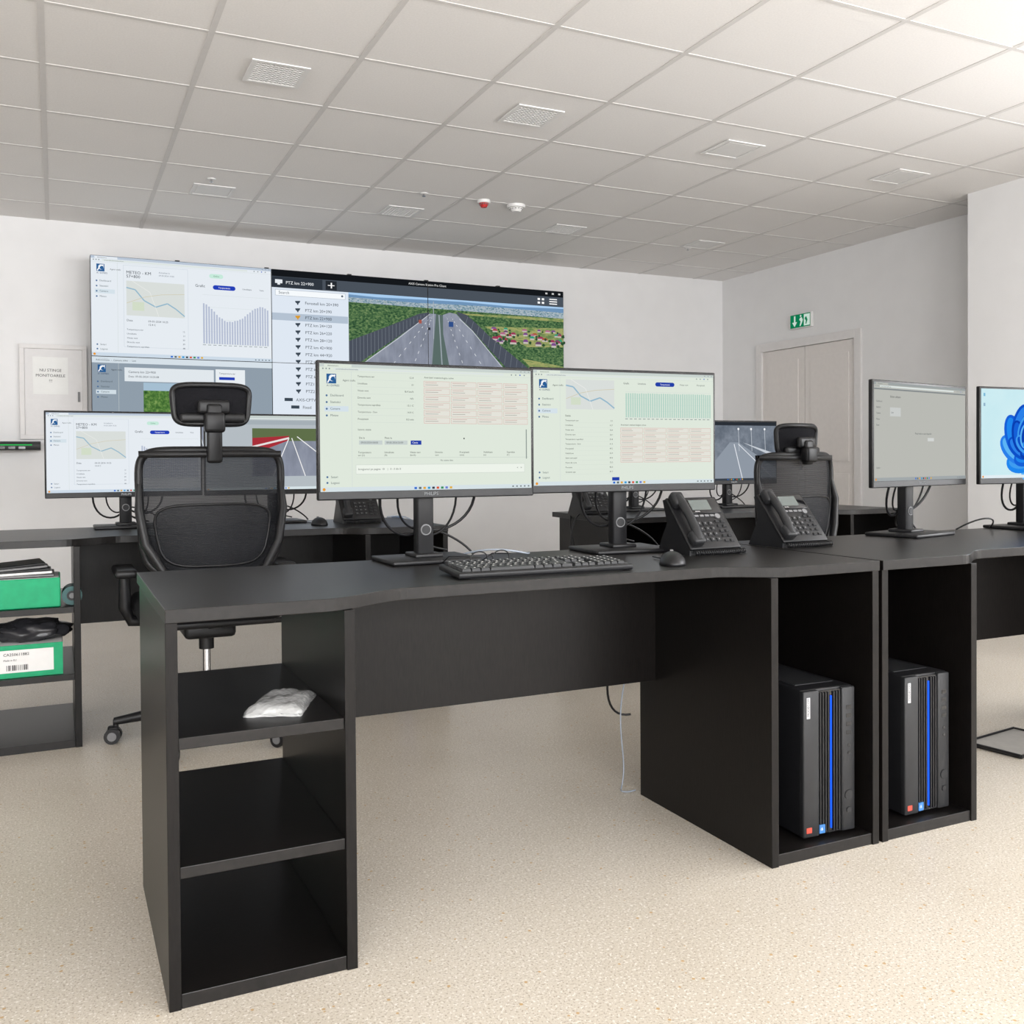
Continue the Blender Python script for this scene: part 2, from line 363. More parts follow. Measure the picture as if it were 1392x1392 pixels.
def c_cam(s):
    s.R(0, 0, 1, 1, '#dfe8f3', 0)
    s.R(0, 0, 1, 0.035, '#15181c', 1); s.T(0.5, 0.026, 'AXIS Camera Station Pro Client', 0.013, '#e8e8e8', align='C')
    for i in range(3): s.R(0.93+i*0.025, 0.012, 0.938+i*0.025, 0.022, '#d0d0d0', 2)
    s.R(0, 0.035, 1, 0.095, '#4a525c', 1); s.R(0.0, 0.037, 0.155, 0.095, '#303740', 2)
    s.R(0.01, 0.052, 0.032, 0.072, '#e8edf2', 3); s.R(0.017, 0.072, 0.025, 0.08, '#e8edf2', 3); s.T(0.042, 0.074, 'PTZ km 22+900', 0.017, '#f0f4f8')
    s.R(0.165, 0.040, 0.20, 0.090, '#262b31', 2); s.R(0.172, 0.063, 0.193, 0.067, '#ffffff', 3); s.R(0.181, 0.050, 0.185, 0.080, '#ffffff', 3)
    for i in range(2):
        for j in range(2): s.R(0.90+i*0.016, 0.048+j*0.022, 0.909+i*0.016, 0.060+j*0.022, '#ffffff', 3)
    for j in range(3): s.R(0.945, 0.048+j*0.014, 0.975, 0.054+j*0.014, '#ffffff', 3)
    s.R(0.01, 0.105, 0.227, 0.138, '#f6fafd', 1); s.O(0.01, 0.105, 0.227, 0.138, '#9eaab8', 0.001); s.T(0.02, 0.128, 'Search', 0.016, '#3c4854'); s.disc(0.217, 0.12, 0.006, '#5a6672', 3)
    n = ['Ferestell km 20+390', 'PTZ km 20+390', 'PTZ km 22+900', 'PTZ km 24+120', 'PTZ km 26+220', 'PTZ km 28+120', 'PTZ km 42+900', 'PTZ km 44+920', 'PTZ km 50+350', 'PTZ km 53+120', 'PTZ km 57+800', 'PTZ1 km 58+420', 'PTZ2 km 66+260']
    for i, t in enumerate(n):
        y = 0.178+i*0.040
        if i == 2: s.R(0.0, y-0.027, 0.235, y+0.012, '#b4c2d2', 1)
        s.P([(0.070, y-0.016), (0.086, y-0.018), (0.084, y-0.008), (0.080, y-0.002), (0.080, y+0.004), (0.076, y+0.004), (0.076, y-0.002), (0.071, y-0.008)][::-1], '#d89a2c' if i == 2 else '#3c4854', 2); s.T(0.10, y, t, 0.0165, '#2a3540')
    s.P([(0.035, 0.705), (0.06, 0.705), (0.06, 0.688), (0.035, 0.688)], '#3c4854', 2); s.T(0.07, 0.705, 'AXIS-CPTV', 0.0165, '#2a3540')
    s.P([(0.055, 0.745), (0.08, 0.745), (0.08, 0.728), (0.055, 0.728)], '#3c4854', 2); s.T(0.09, 0.745, 'Fixed', 0.0165, '#2a3540')
    # live motorway picture
    X = 0.237; s.R(X, 0.095, 1, 0.95, TREES, 1)
    s.R(X, 0.095, 1, 0.118, '#a9cdf0', 2)
    s.P([(X, 0.106), (0.33, 0.112), (0.45, 0.108), (0.62, 0.104), (0.8, 0.112), (1, 0.104), (1, 0.134), (0.7, 0.126), (0.45, 0.132), (X, 0.126)][::-1], '#6f93b8', 3)
    s.P([(X, 0.122), (0.45, 0.128), (0.7, 0.121), (1, 0.130), (1, 0.165), (X, 0.148)][::-1], CITY, 4)
    s.P([(0.70, 0.24), (1, 0.225), (1, 0.34), (0.86, 0.35)][::-1], FIELD, 2)
    s.P([(0.84, 0.42), (1, 0.46), (1, 0.68)][::-1], FIELD, 2)
    s.P([(0.62, 0.172), (1, 0.165), (1, 0.185), (0.63, 0.180)][::-1], FIELD, 3)
    r = random.Random(5)
    hs = sorted([(0.25+r.random()*0.085, 0.712+r.random()*0.275) for i in range(34)])
    for y, x in hs:
        c = r.choice(['#a8384e', '#7a4a8a', '#b06a88', '#2f9a7a', '#a85a3a', '#9a3a5a', '#6a4a6a']); k = 0.8+(y-0.25)*6
        w = (0.013+r.random()*0.011)*k; hh = 0.009*k; s.R(x, y, x+w, y+hh, '#c4bcb6', 4); s.P([(x-0.002, y), (x+w+0.002, y), (x+w*0.8, y-hh*1.4), (x+w*0.2, y-hh*1.4)], c, 5)
        s.disc(x+w+0.008, y+0.004, 0.008*k, '#2f5034', 5.2, n=8)
    s.P([(0.505, 0.185), (0.528, 0.185), (0.522, 0.3), (0.49, 0.95), (X, 0.95), (X, 0.56), (0.30, 0.46), (0.40, 0.33)][::-1], ROADM, 5)
    s.P([(0.552, 0.188), (0.575, 0.172), (0.60, 0.178), (0.615, 0.205), (0.655, 0.27), (0.72, 0.39), (0.78, 0.50), (0.93, 0.95), (0.62, 0.95), (0.575, 0.5), (0.553, 0.30)][::-1], ROADM, 5)
    s.P([(0.528, 0.185), (0.552, 0.19), (0.553, 0.30), (0.575, 0.5), (0.62, 0.95), (0.49, 0.95), (0.522, 0.3)][::-1], '#5a6c68', 4.6)
    # noise barriers
    s.P([(X, 0.365), (0.36, 0.275), (0.47, 0.19), (0.505, 0.178), (0.505, 0.195), (0.40, 0.325), (0.30, 0.445), (X, 0.53)][::-1], '#4c525e', 6)
    s.P([(0.60, 0.165), (0.635, 0.178), (0.67, 0.225), (0.72, 0.30), (0.80, 0.40), (0.92, 0.55), (1, 0.68), (1, 0.95), (0.94, 0.95), (0.79, 0.50), (0.72, 0.38), (0.655, 0.265), (0.612, 0.20)][::-1], '#4c525e', 6)
    for k in range(22):
        t = k/21; x = X+0.25*t; y = 0.362-0.172*t; s.L([(x, y), (x, y+0.165*(1-t)+0.012)], 0.0018, '#7e8690', 7)
    for k in range(18):
        t = k/17; x = 0.64+0.34*t; y = 0.19+0.45*t; s.L([(x, y), (x-0.008, y+0.04+0.11*t)], 0.0018, '#7e8690', 7)
    s.L([(X, 0.545), (0.40, 0.335), (0.505, 0.19)], 0.004, '#c8ccd4', 7); s.L([(0.61, 0.205), (0.655, 0.27), (0.775, 0.50)], 0.004, '#c8ccd4', 7)
    for a, b in (((0.515, 0.2), (0.40, 0.7)), ((0.511, 0.2), (0.30, 0.66)), ((0.565, 0.2), (0.67, 0.7)), ((0.582, 0.2), (0.78, 0.7))):
        for k in range(14):
            t0 = (k/14)**1.6; t1 = ((k+0.35)/14)**1.6
            s.L([(a[0]+(b[0]-a[0])*t0, a[1]+(b[1]-a[1])*t0), (a[0]+(b[0]-a[0])*t1, a[1]+(b[1]-a[1])*t1)], 0.0028, '#e6eaee', 7)
    s.L([(0.519, 0.115), (0.519, 0.33)], 0.004, '#aab2ba', 8); s.L([(0.519, 0.33), (0.51, 0.5)], 0.004, '#8c949c', 8)
    s.L([(0.538, 0.19), (0.548, 0.5)], 0.007, '#9aa4ac', 8)
    s.R(0.468, 0.225, 0.478, 0.245, '#a8584a', 8); s.R(0.572, 0.225, 0.588, 0.255, '#2f4f8a', 8); s.R(0.50, 0.265, 0.508, 0.28, '#2d3238', 8)
    for i in range(9): s.R(0.42+i*0.021, 0.975, 0.432+i*0.021, 0.99, '#4a6f9a', 5)
ROADG = EN('screen_verge', ['#274a26', '#4f7a3a', '#87a55e'], 40)
def c_popup(s):
    chrome_ui(s, '#93a1ae', bar='#b9c6d6')
    s.R(0, 0, 1, 0.06, '#dbe6ee', 3); s.T(0.02, 0.04, 'Administrare  -  Camere video  -  Live', 0.018, '#30383b', l=4)
    s.R(0.17, 0.10, 0.66, 0.24, '#e6edf2', 2); s.T(0.19, 0.155, 'Camera km 22+900', 0.024, '#2a3540'); s.T(0.19, 0.20, 'Data: 09-05-2024 10:25:08', 0.02, '#2a3540')
    s.R(0.67, 0.09, 0.84, 0.36, '#edf3f7', 3); s.T(0.69, 0.14, 'Temperatura aer', 0.018, '#2a3540', l=4); s.R(0.69, 0.17, 0.78, 0.20, '#2440b8', 4); s.T(0.69, 0.25, 'Umiditate relativa', 0.016, '#2a3540', l=4); s.T(0.69, 0.30, 'Viteza vant', 0.016, '#2a3540', l=4)
    s.R(0.27, 0.25, 0.75, 0.92, ROADG, 2)
    s.R(0.27, 0.25, 0.75, 0.33, '#a9c3d6', 3)
    s.P([(0.50, 0.34), (0.53, 0.34), (0.75, 0.80), (0.75, 0.92), (0.36, 0.92)][::-1], ROADM, 4)
    s.L([(0.52, 0.36), (0.60, 0.92)], 0.008, '#e6eaee', 5); s.L([(0.505, 0.36), (0.42, 0.92)], 0.008, '#e6eaee', 5); s.L([(0.54, 0.36), (0.75, 0.66)], 0.02, '#b8c0c6', 5)
    taskbar(s, '#8f9daa')
def c_rail(s):
    chrome_ui(s, '#b4bcc2', side=False)
    s.R(0.05, 0.06, 0.95, 0.12, '#a5afb6', 1)
    s.R(0.33, 0.17, 0.85, 0.82, ROADM, 1); s.R(0.33, 0.17, 0.85, 0.34, '#5f6f4a', 2)
    s.P([(0.33, 0.30), (0.60, 0.27), (0.60, 0.33), (0.33, 0.52)][::-1], '#a8303a', 3)
    s.L([(0.33, 0.42), (0.60, 0.30)], 0.025, '#e6e0e0', 4)
    s.L([(0.62, 0.30), (0.72, 0.82)], 0.012, '#f0f0f0', 4); s.L([(0.60, 0.30), (0.48, 0.82)], 0.012, '#f0f0f0', 4); s.L([(0.66, 0.28), (0.85, 0.55)], 0.012, '#f0f0f0', 4)
    taskbar(s)
def c_night(s):
    m = EN('screen_night', ['#4a525e', '#6b7480', '#8c94a0'], 6)
    s.R(0, 0, 1, 1, m, 0); s.R(0, 0, 1, 0.06, '#2a2f36', 1)
    s.P([(0.45, 0.35), (0.55, 0.35), (1, 0.8), (1, 1), (0.1, 1)][::-1], '#8f98a4', 1)
    s.P([(0.60, 0.35), (1, 0.55), (1, 0.62)][::-1], '#c6ccd4', 2)
    for k in (0.55, 0.70, 0.86): s.L([(k, 0.12), (k+0.01, 0.5)], 0.01, '#c2c8d0', 2); s.disc(k, 0.12, 0.02, '#f4f6f8', 3)
    s.L([(0.5, 0.38), (0.6, 1)], 0.015, '#e6eaf0', 3); s.L([(0.55, 0.38), (0.95, 0.95)], 0.012, '#e6eaf0', 3)
    taskbar(s, '#3a414a')
def c_grey(s):
    chrome_ui(s, '#b9bab4', side=False, bar='#9da3a3')
    s.R(0.0, 0.06, 1, 0.075, '#84898a', 1); s.T(0.16, 0.15, 'Editare utilizator', 0.022, '#3a3f40')
    s.R(0.16, 0.25, 0.27, 0.34, '#c9ccca', 1); s.T(0.17, 0.31, 'Live', 0.02, '#4b5456')
    for i in range(5): s.T(0.02, 0.20+i*0.06, ['Dashboard', 'Statistici', 'Camere', 'Meteo', 'Setari'][i], 0.018, '#4b5456')
    s.T(0.42, 0.52, 'Fluxul video nu este disponibil', 0.02, '#4b5456'); s.R(0.56, 0.555, 0.63, 0.59, '#d2d5d3', 1)
    s.T(0.02, 0.87, 'Logout', 0.018, '#4b5456'); taskbar(s, '#a2a8aa')
def c_bloom(s):
    s.R(0, 0, 1, 1, EN('screen_sky', ['#bfe6ee', '#cdecf2', '#d6f0f2'], 1.2), 0)
    cols = ['#0a3fb0', '#1560d8', '#1f86ee', '#3f9cf0', '#0c50c8', '#2a80ea', '#5cb4f6']
    for ring, (n, R, a, b) in enumerate(((9, 0.24, 0.24, 0.14), (8, 0.17, 0.19, 0.11), (6, 0.10, 0.14, 0.085), (5, 0.05, 0.08, 0.05))):
        for k in range(n):
            th = 2*math.pi*k/n+ring*0.4
            s.disc(0.42+math.cos(th)*R*s.h/s.w*1.15, 0.60+math.sin(th)*R, a, cols[(k*3+ring*2) % 7], 2+ring*8+k*0.6, ry=b, rot=th+0.9, n=24)
            s.disc(0.42+math.cos(th)*R*1.08*s.h/s.w*1.15, 0.59+math.sin(th)*R*1.08, a*0.78, cols[(k*3+ring*2+1) % 7], 2.3+ring*8+k*0.6, ry=b*0.6, rot=th+1.0, n=24)
    for i in range(2): s.R(0.02, 0.05+i*0.11, 0.035, 0.085+i*0.11, ['#7ab8d8', '#8fb0c8'][i], 1.5)
    taskbar(s, '#e2eef4')

# ------------------------------------------------------------ monitors
def monitor(x, y, rz, pz, content, st=1.0, brand=True, cable=True, eps=0.0003):
    mb = MB(); w, h = 0.612, 0.357; yp = -0.045
    mb.rbox(-w/2, w/2, yp, yp+0.016, pz, pz+h, BLK, 0.003)
    mb.rbox(-w/2+0.06, w/2-0.06, yp+0.014, yp+0.045, pz+0.05, pz+h-0.05, BLK, 0.012)
    mb.box(-w/2+0.004, w/2-0.004, yp-0.0008, yp+0.001, pz+0.003, pz+0.021, BLK2)
    if brand: mb.text('PHILIPS', 0.0125, E('#c8ccce', 0.8), Matrix.Translation((0, yp-0.0012, pz+0.008)) @ RX, 'C')
    s = S(mb, -w/2+0.007, pz+h-0.008, w-0.014, h-0.030, yp-0.0006, eps, st); content(s)
    # stand
    mb.rbox(-0.024, 0.024, -0.002, 0.036, 0.008, pz+0.2, BLK, 0.006)
    mb.rbox(-0.055, 0.055, -0.006, 0.02, pz+0.10, pz+0.22, BLK, 0.006)
    mb.cyl((0, -0.004, 0.085), (0, 0.038, 0.085), 0.015, GREY); mb.cyl((0, -0.006, 0.085), (0, 0.04, 0.085), 0.012, BLK)
    mb.rbox(-0.125, 0.125, -0.098, 0.098, 0, 0.012, BLK, 0.004)
    mb.rbox(-0.04, 0.04, -0.03, 0.06, 0.010, 0.022, BLK, 0.004)
    if cable:
        mb.tube(bez((-0.12, yp+0.03, pz+0.06), (-0.16, 0.03, pz-0.09), (-0.03, 0.05, pz-0.13), (0, 0.045, 0.085), 14), 0.0042, BLK, 6)
        mb.tube(bez((-0.07, yp+0.03, pz+0.06), (-0.10, 0.03, pz-0.06), (-0.02, 0.05, pz-0.10), (0, 0.045, 0.09), 14), 0.0032, BLK, 6)
        mb.tube(bez((0.13, yp+0.03, pz+0.06), (0.19, 0.02, pz-0.05), (0.07, 0.05, pz-0.12), (0, 0.045, 0.09), 14), 0.0042, BLK, 6)
        mb.tube(bez((0.08, yp+0.03, pz+0.06), (0.12, 0.02, pz-0.09), (0.03, 0.05, pz-0.13), (0, 0.045, 0.08), 14), 0.0032, BLK, 6)
        mb.tube(bez((0, 0.045, 0.085), (0.02, 0.07, 0.03), (0.05, 0.085, 0.03), (0.10, 0.095, 0.017), 10), 0.003, BLK, 6)
        mb.tube(bez((0, 0.045, 0.085), (0.04, 0.07, 0.09), (0.14, 0.08, 0.05), (0.17, 0.07, 0.004), 12), 0.0032, BLK, 6)
    return mb.build('computer_monitor', (x, y, 0.7502), rz)
monitor(0.905, 2.455, 0, 0.172, c_table)
monitor(1.516, 2.445, -3.2, 0.177, c_chart)
monitor(2.70, 2.44, 12.5, 0.172, c_grey, 1.0)
monitor(3.335, 2.455, -2, 0.172, c_bloom, 1.0, eps=0.0001)
monitor(0.265, 4.36, 0, 0.130, c_dash)
monitor(0.885, 4.36, 0, 0.128, c_rail)
monitor(2.80, 4.36, 0, 0.130, c_dash)
monitor(3.43, 4.37, 0, 0.130, c_night)

# ------------------------------------------------------------ desks
def desk(x0, y0, mirror=False):
    mb = MB(); L = 1.78; D = 0.68; t = 0.022
    def X(a): return L-a if mirror else a
    def bx(a, b, c, d, e, f, m=DESKX): 
        p, q = sorted((X(a), X(b))); mb.box(p, q, c, d, e, f, m)
    pts = [(0, 0), (0.30, 0)]
    for i in range(1, 13):
        t_ = i/12; pts.append((0.30+0.20*t_, 0.085*(t_*t_*(3-2*t_))))
    for i in range(13):
        t_ = i/12; pts.append((1.30+0.18*t_, 0.085*(1-t_*t_*(3-2*t_))))
    pts += [(L, 0), (L, D), (0, D)]
    pts = [(X(a), b) for a, b in pts]
    if mirror: pts = pts[::-1]
    mb.prism(pts, 0.724, 0.75, DESK)
    f = 0.004; B = 0.60
    # shelf bay
    bx(0, t, f, B, 0, 0.724); bx(0.36-t, 0.36, f, B, 0, 0.724)
    bx(t, 0.36-t, f+0.004, B, 0.0, 0.028, DESK); bx(t, 0.36-t, f+0.006, B, 0.243, 0.265, DESK); bx(t, 0.36-t, f+0.006, B, 0.485, 0.507, DESK)
    # pc bay
    a, b = L-0.36, L
    bx(a, a+t, f, B, 0, 0.724); bx(b-t, b, f, B, 0, 0.724)
    bx(a+t, b-t, f+0.004, B, 0, 0.03, DESK); bx(a+t, b-t, B-0.03, B-0.012, 0.03, 0.724)
    for q in (0.10, 0.24):
        mb.cyl((X(a+t+q), B-0.033, 0.5), (X(a+t+q), B-0.028, 0.5), 0.004, GREY, seg=8)
    # modesty panel
    bx(0.36, L-0.36, 0.515, 0.535, 0.367, 0.724)
    return mb.build('office_desk', (x0, y0, 0), bevel=0.0012)
desk(0.178, 1.868)
desk(1.970, 1.868, True)
desk(-0.285, 3.78)
desk(2.36, 3.80, True)

# ------------------------------------------------------------ computer towers
LED = E('#1f5cff', 1.5)
def tower(x, y, z, rz=0):
    mb = MB(); w, h, d = 0.158, 0.385, 0.42
    mb.M = Matrix.Diagonal((1.08, 1, 1.01, 1))
    mb.rbox(0, w, 0.012, d, 0.006, h, BLK, 0.004)
    mb.rbox(0, 0.048, 0.0, 0.02, 0.006, h-0.002, BLK2, 0.004); mb.rbox(0.118, w, 0.0, 0.02, 0.006, h-0.002, BLK2, 0.004)
    mb.box(0.048, 0.118, 0.006, 0.02, 0.008, h-0.006, GLS)
    for i in range(8):
        xx = 0.051+i*0.0083
        if i in (4,): mb.box(xx+0.0007, xx+0.0028, 0.0015, 0.008, 0.02, h-0.02, LED)
        else: mb.box(xx, xx+0.004, 0.002, 0.008, 0.012, h-0.01, BLK)
    mb.box(0.009, 0.019, -0.0008, 0.001, h-0.072, h-0.018, PM('silver_label', (0.42, 0.42, 0.43), 0.4)); mb.text('MODECOM', 0.009, INK, Matrix.Translation((0.0165, -0.0012, h-0.066)) @ RX @ Matrix.Rotation(math.pi/2, 4, 'Z'))
    mb.box(0.008, 0.024, -0.0008, 0.001, 0.018, 0.032, PM('red_sticker', (0.40, 0.05, 0.03), 0.4)); mb.box(0.047, 0.064, -0.0008, 0.004, 0.012, 0.034, PM('blue_sticker', (0.03, 0.14, 0.36), 0.4))
    mb.text('i5', 0.010, WHITE, Matrix.Translation((0.050, -0.0012, 0.020)) @ RX)
    for i in range(4): mb.box(0.130, 0.146, -0.0008, 0.001, h-0.06-i*0.022, h-0.05-i*0.022, GLS)
    for i in range(2): mb.cyl((0.138, -0.001, h-0.155-i*0.02), (0.138, 0.002, h-0.155-i*0.02), 0.004, GLS, seg=12)
    mb.cyl((0.138, -0.0016, 0.10), (0.138, 0.002, 0.10), 0.013, BLK); mb.cyl((0.138, -0.002, 0.10), (0.138, 0.002, 0.10), 0.0115, BLK2)
    mb.cyl((0.138, -0.0016, 0.06), (0.138, 0.002, 0.06), 0.008, BLK); mb.cyl((0.138, -0.002, 0.06), (0.138, 0.002, 0.06), 0.0065, BLK2)
    mb.box(0.02, w-0.02, 0.06, 0.30, h-0.001, h+0.002, BLK2)
    for xx in (0.02, w-0.03):
        for yy in (0.03, d-0.05): mb.box(xx, xx+0.015, yy, yy+0.02, 0, 0.008, BLK)
    return mb.build('computer_tower', (x, y, z), rz)
tower(1.735, 1.91, 0.031, -2)
tower(2.095, 1.91, 0.031, 0)
tower(1.235, 3.82, 0.031); tower(2.46, 3.84, 0.031)

# ------------------------------------------------------------ keyboards & mice
def keyboard(x, y, rz=0):
    mb = MB(); w, d = 0.455, 0.145
    M = Matrix.Rotation(math.radians(3), 4, 'X')
    mb.rbox(-w/2, w/2, -d/2, d/2, 0.004, 0.019, BLK, 0.004, M=M)
    mb.box(-w/2+0.01, w/2-0.01, -d/2+0.008, d/2-0.008, 0.0185, 0.0195, GLS, M)
    def key(a, b, c, e): 
        i = 0.0018
        vs = [(a, c, 0.019), (b, c, 0.019), (b, e, 0.019), (a, e, 0.019), (a+i, c+i, 0.0255), (b-i, c+i, 0.0255), (b-i, e-i, 0.026), (a+i, e-i, 0.026)]
        mb.add(vs, [(4, 5, 6, 7), (0, 1, 5, 4), (1, 2, 6, 5), (2, 3, 7, 6), (3, 0, 4, 7)], BLK2, False, M)
        mb.add([((a+b)/2-0.0025, (c+e)/2, 0.0263), ((a+b)/2+0.002, (c+e)/2, 0.0263), ((a+b)/2+0.002, (c+e)/2+0.004, 0.0265), ((a+b)/2-0.0025, (c+e)/2+0.004, 0.0265)], [(0, 1, 2, 3)], WHITE, False, M)
    u = 0.0188; x0 = -w/2+0.012; y0 = -d/2+0.012
    for r in range(6):
        yy = y0+r*0.0196+(0.004 if r == 5 else 0)
        if r == 0:
            xs = [1.25, 1.25, 1.25, 6.0, 1.25, 1.25, 1.25, 1.5]
        else:
            s0 = [0, 1.25+1, 1.75, 1.5, 1, 1][r]; n = [0, 10, 11, 12, 13, 13][r]; xs = [s0]+[1]*n; xs.append(15-sum(xs))
        xx = x0
        for k in xs: key(xx+0.0008, xx+k*u-0.0008, yy, yy+0.0178); xx += k*u
        for k in range(3):
            if r in (2,) or (r == 1 and k != 1): continue
            key(x0+15.35*u+k*u+0.0008, x0+15.35*u+(k+1)*u-0.0008, yy, yy+0.0178)
        if r < 5:
            for k in range(4): key(x0+18.6*u+k*u+0.0008, x0+18.6*u+(k+1)*u-0.0008, yy, yy+0.0178)
    mb.box(-w/2+0.03, -w/2+0.05, d/2-0.02, d/2-0.005, 0, 0.006, BLK); mb.box(w/2-0.05, w/2-0.03, d/2-0.02, d/2-0.005, 0, 0.006, BLK); mb.box(-w/2+0.03, w/2-0.03, -d/2+0.004, -d/2+0.012, -0.0, 0.006, BLK)
    mb.tube(bez((0.04, d/2-0.004, 0.015), (0.05, d/2+0.04, 0.004), (0.09, d/2+0.06, 0.004), (0.13, d/2+0.12, 0.004)), 0.0022, BLK, 6)
    return mb.build('computer_keyboard', (x, y, 0.7502), rz)
keyboard(1.055, 2.085, -2.5)
keyboard(3.22, 2.12, 0)
def mouse(x, y, rz=0):
    mb = MB()
    mb.ell((0, 0, 0.0), (0.034, 0.060, 0.034), BLK, 24, 14, zmin=0)
    mb.cyl((-0.004, 0.026, 0.029), (0.004, 0.026, 0.029), 0.007, GREY, seg=14)
    mb.tube(bez((0, 0.05, 0.01), (0, 0.08, 0.004), (-0.02, 0.10, 0.004), (-0.04, 0.16, 0.004)), 0.002, BLK, 6)
    return mb.build('computer_mouse', (x, y, 0.7502), rz)
mouse(1.435, 2.06, -30); mouse(1.02, 4.08, 0); mouse(3.58, 2.10, 0)

# ------------------------------------------------------------ desk phones
def phone(x, y, rz=0, cord=True):
    mb = MB(); w = 0.20
    mb.M = Matrix.Scale(0.88, 4)
    prof = [(-0.095, 0.0), (-0.095, 0.022), (0.04, 0.175), (0.055, 0.172), (0.03, 0.10), (0.085, 0.0)]
    My = Matrix(((0, 0, 1, 0), (1, 0, 0, 0), (0, 1, 0, 0), (0, 0, 0, 1)))
    mb.prism(prof, -w/2, w/2, BLK, My)
    v = Vector((0, 0.135, 0.153)).normalized(); n = Vector((0, -v.z, v.y))
    M = Matrix(((1, 0, 0, 0), (0, v.y, n.y, -0.095), (0, v.z, n.z, 0.022), (0, 0, 0, 1)))
    mb.rbox(-w/2, w/2, -0.006, 0.207, -0.006, 0.006, BLK, 0.004, M=M)
    mb.tube([(-0.072, 0.012, 0.026), (-0.072, 0.05, 0.036), (-0.072, 0.10, 0.039), (-0.072, 0.15, 0.036), (-0.072, 0.19, 0.026)], [0.016, 0.015, 0.014, 0.015, 0.016], BLK2, 12, M=M)
    mb.rbox(-0.095, -0.049, 0.0, 0.05, 0.004, 0.038, BLK2, 0.010, 3, M=M); mb.rbox(-0.095, -0.049, 0.155, 0.21, 0.004, 0.038, BLK2, 0.010, 3, M=M)
    mb.rbox(-0.035, 0.09, 0.135, 0.198, 0.004, 0.010, GLS, 0.002, M=M); mb.box(-0.022, 0.055, 0.148, 0.19, 0.0095, 0.0108, PM('lcd', (0.10, 0.115, 0.11), 0.25), M)
    mb.text('FANVIL', 0.006, WHITE, M @ Matrix.Translation((-0.015, 0.1395, 0.0112)))
    for i in range(4): mb.rbox(-0.024+i*0.021, -0.008+i*0.021, 0.122, 0.130, 0.005, 0.009, GREY, 0.001, 1, M=M)
    for r in range(4):
        for c in range(3):
            mb.rbox(-0.030+c*0.023, -0.012+c*0.023, 0.020+r*0.022, 0.035+r*0.022, 0.005, 0.010, BLK2, 0.002, 1, M=M)
            mb.box(-0.023+c*0.023, -0.019+c*0.023, 0.025+r*0.022, 0.030+r*0.022, 0.0099, 0.0104, GREY, M)
    for r in range(5):
        for c in range(2): mb.rbox(0.046+c*0.022, 0.062+c*0.022, 0.016+r*0.020, 0.027+r*0.020, 0.005, 0.010, BLK2, 0.002, 1, M=M)
    mb.cyl((0.066, 0.122, 0.004), (0.066, 0.122, 0.010), 0.010, GREY, M=M)
    if cord:
        pts = []; N = 260
        for i in range(N):
            t = i/(N-1); cx = -0.09+0.20*t; cy = -0.108-0.012*math.sin(t*3.1); an = t*2*math.pi*26
            pts.append((cx, cy+0.0075*math.cos(an), 0.010+0.0075*math.sin(an)))
        mb.tube(pts, 0.0018, BLK, 5); mb.tube(bez((0.11, -0.108, 0.01), (0.14, -0.10, 0.006), (0.14, -0.02, 0.004), (0.10, 0.03, 0.004)), 0.002, BLK, 6)
    return mb.build('desk_phone', (x, y, 0.7502), rz)
phone(1.690, 2.30, 0); phone(2.075, 2.36, 0)
phone(1.22, 4.20, 0); phone(2.44, 4.22, 0)

# eyeglasses
mb = MB()
for sx in (-1, 1):
    loop = [(sx*0.034+0.027*math.cos(a)*(1 if abs(math.cos(a)) < .9 else .95), 0, 0.024+0.019*math.sin(a)) for a in [2*math.pi*i/24 for i in range(24)]]
    mb.tube(loop, 0.0016, BLK, 6, True)
    mb.tube([(sx*0.060, 0, 0.032), (sx*0.068, 0.004, 0.032), (sx*0.068, 0.09, 0.026), (sx*0.064, 0.135, 0.003)], 0.0016, BLK, 6)
mb.tube([(-0.008, 0, 0.028), (0, -0.002, 0.032), (0.008, 0, 0.028)], 0.0016, BLK, 6)
mb.build('eyeglasses', (1.0, 2.24, 0.7475), 10)

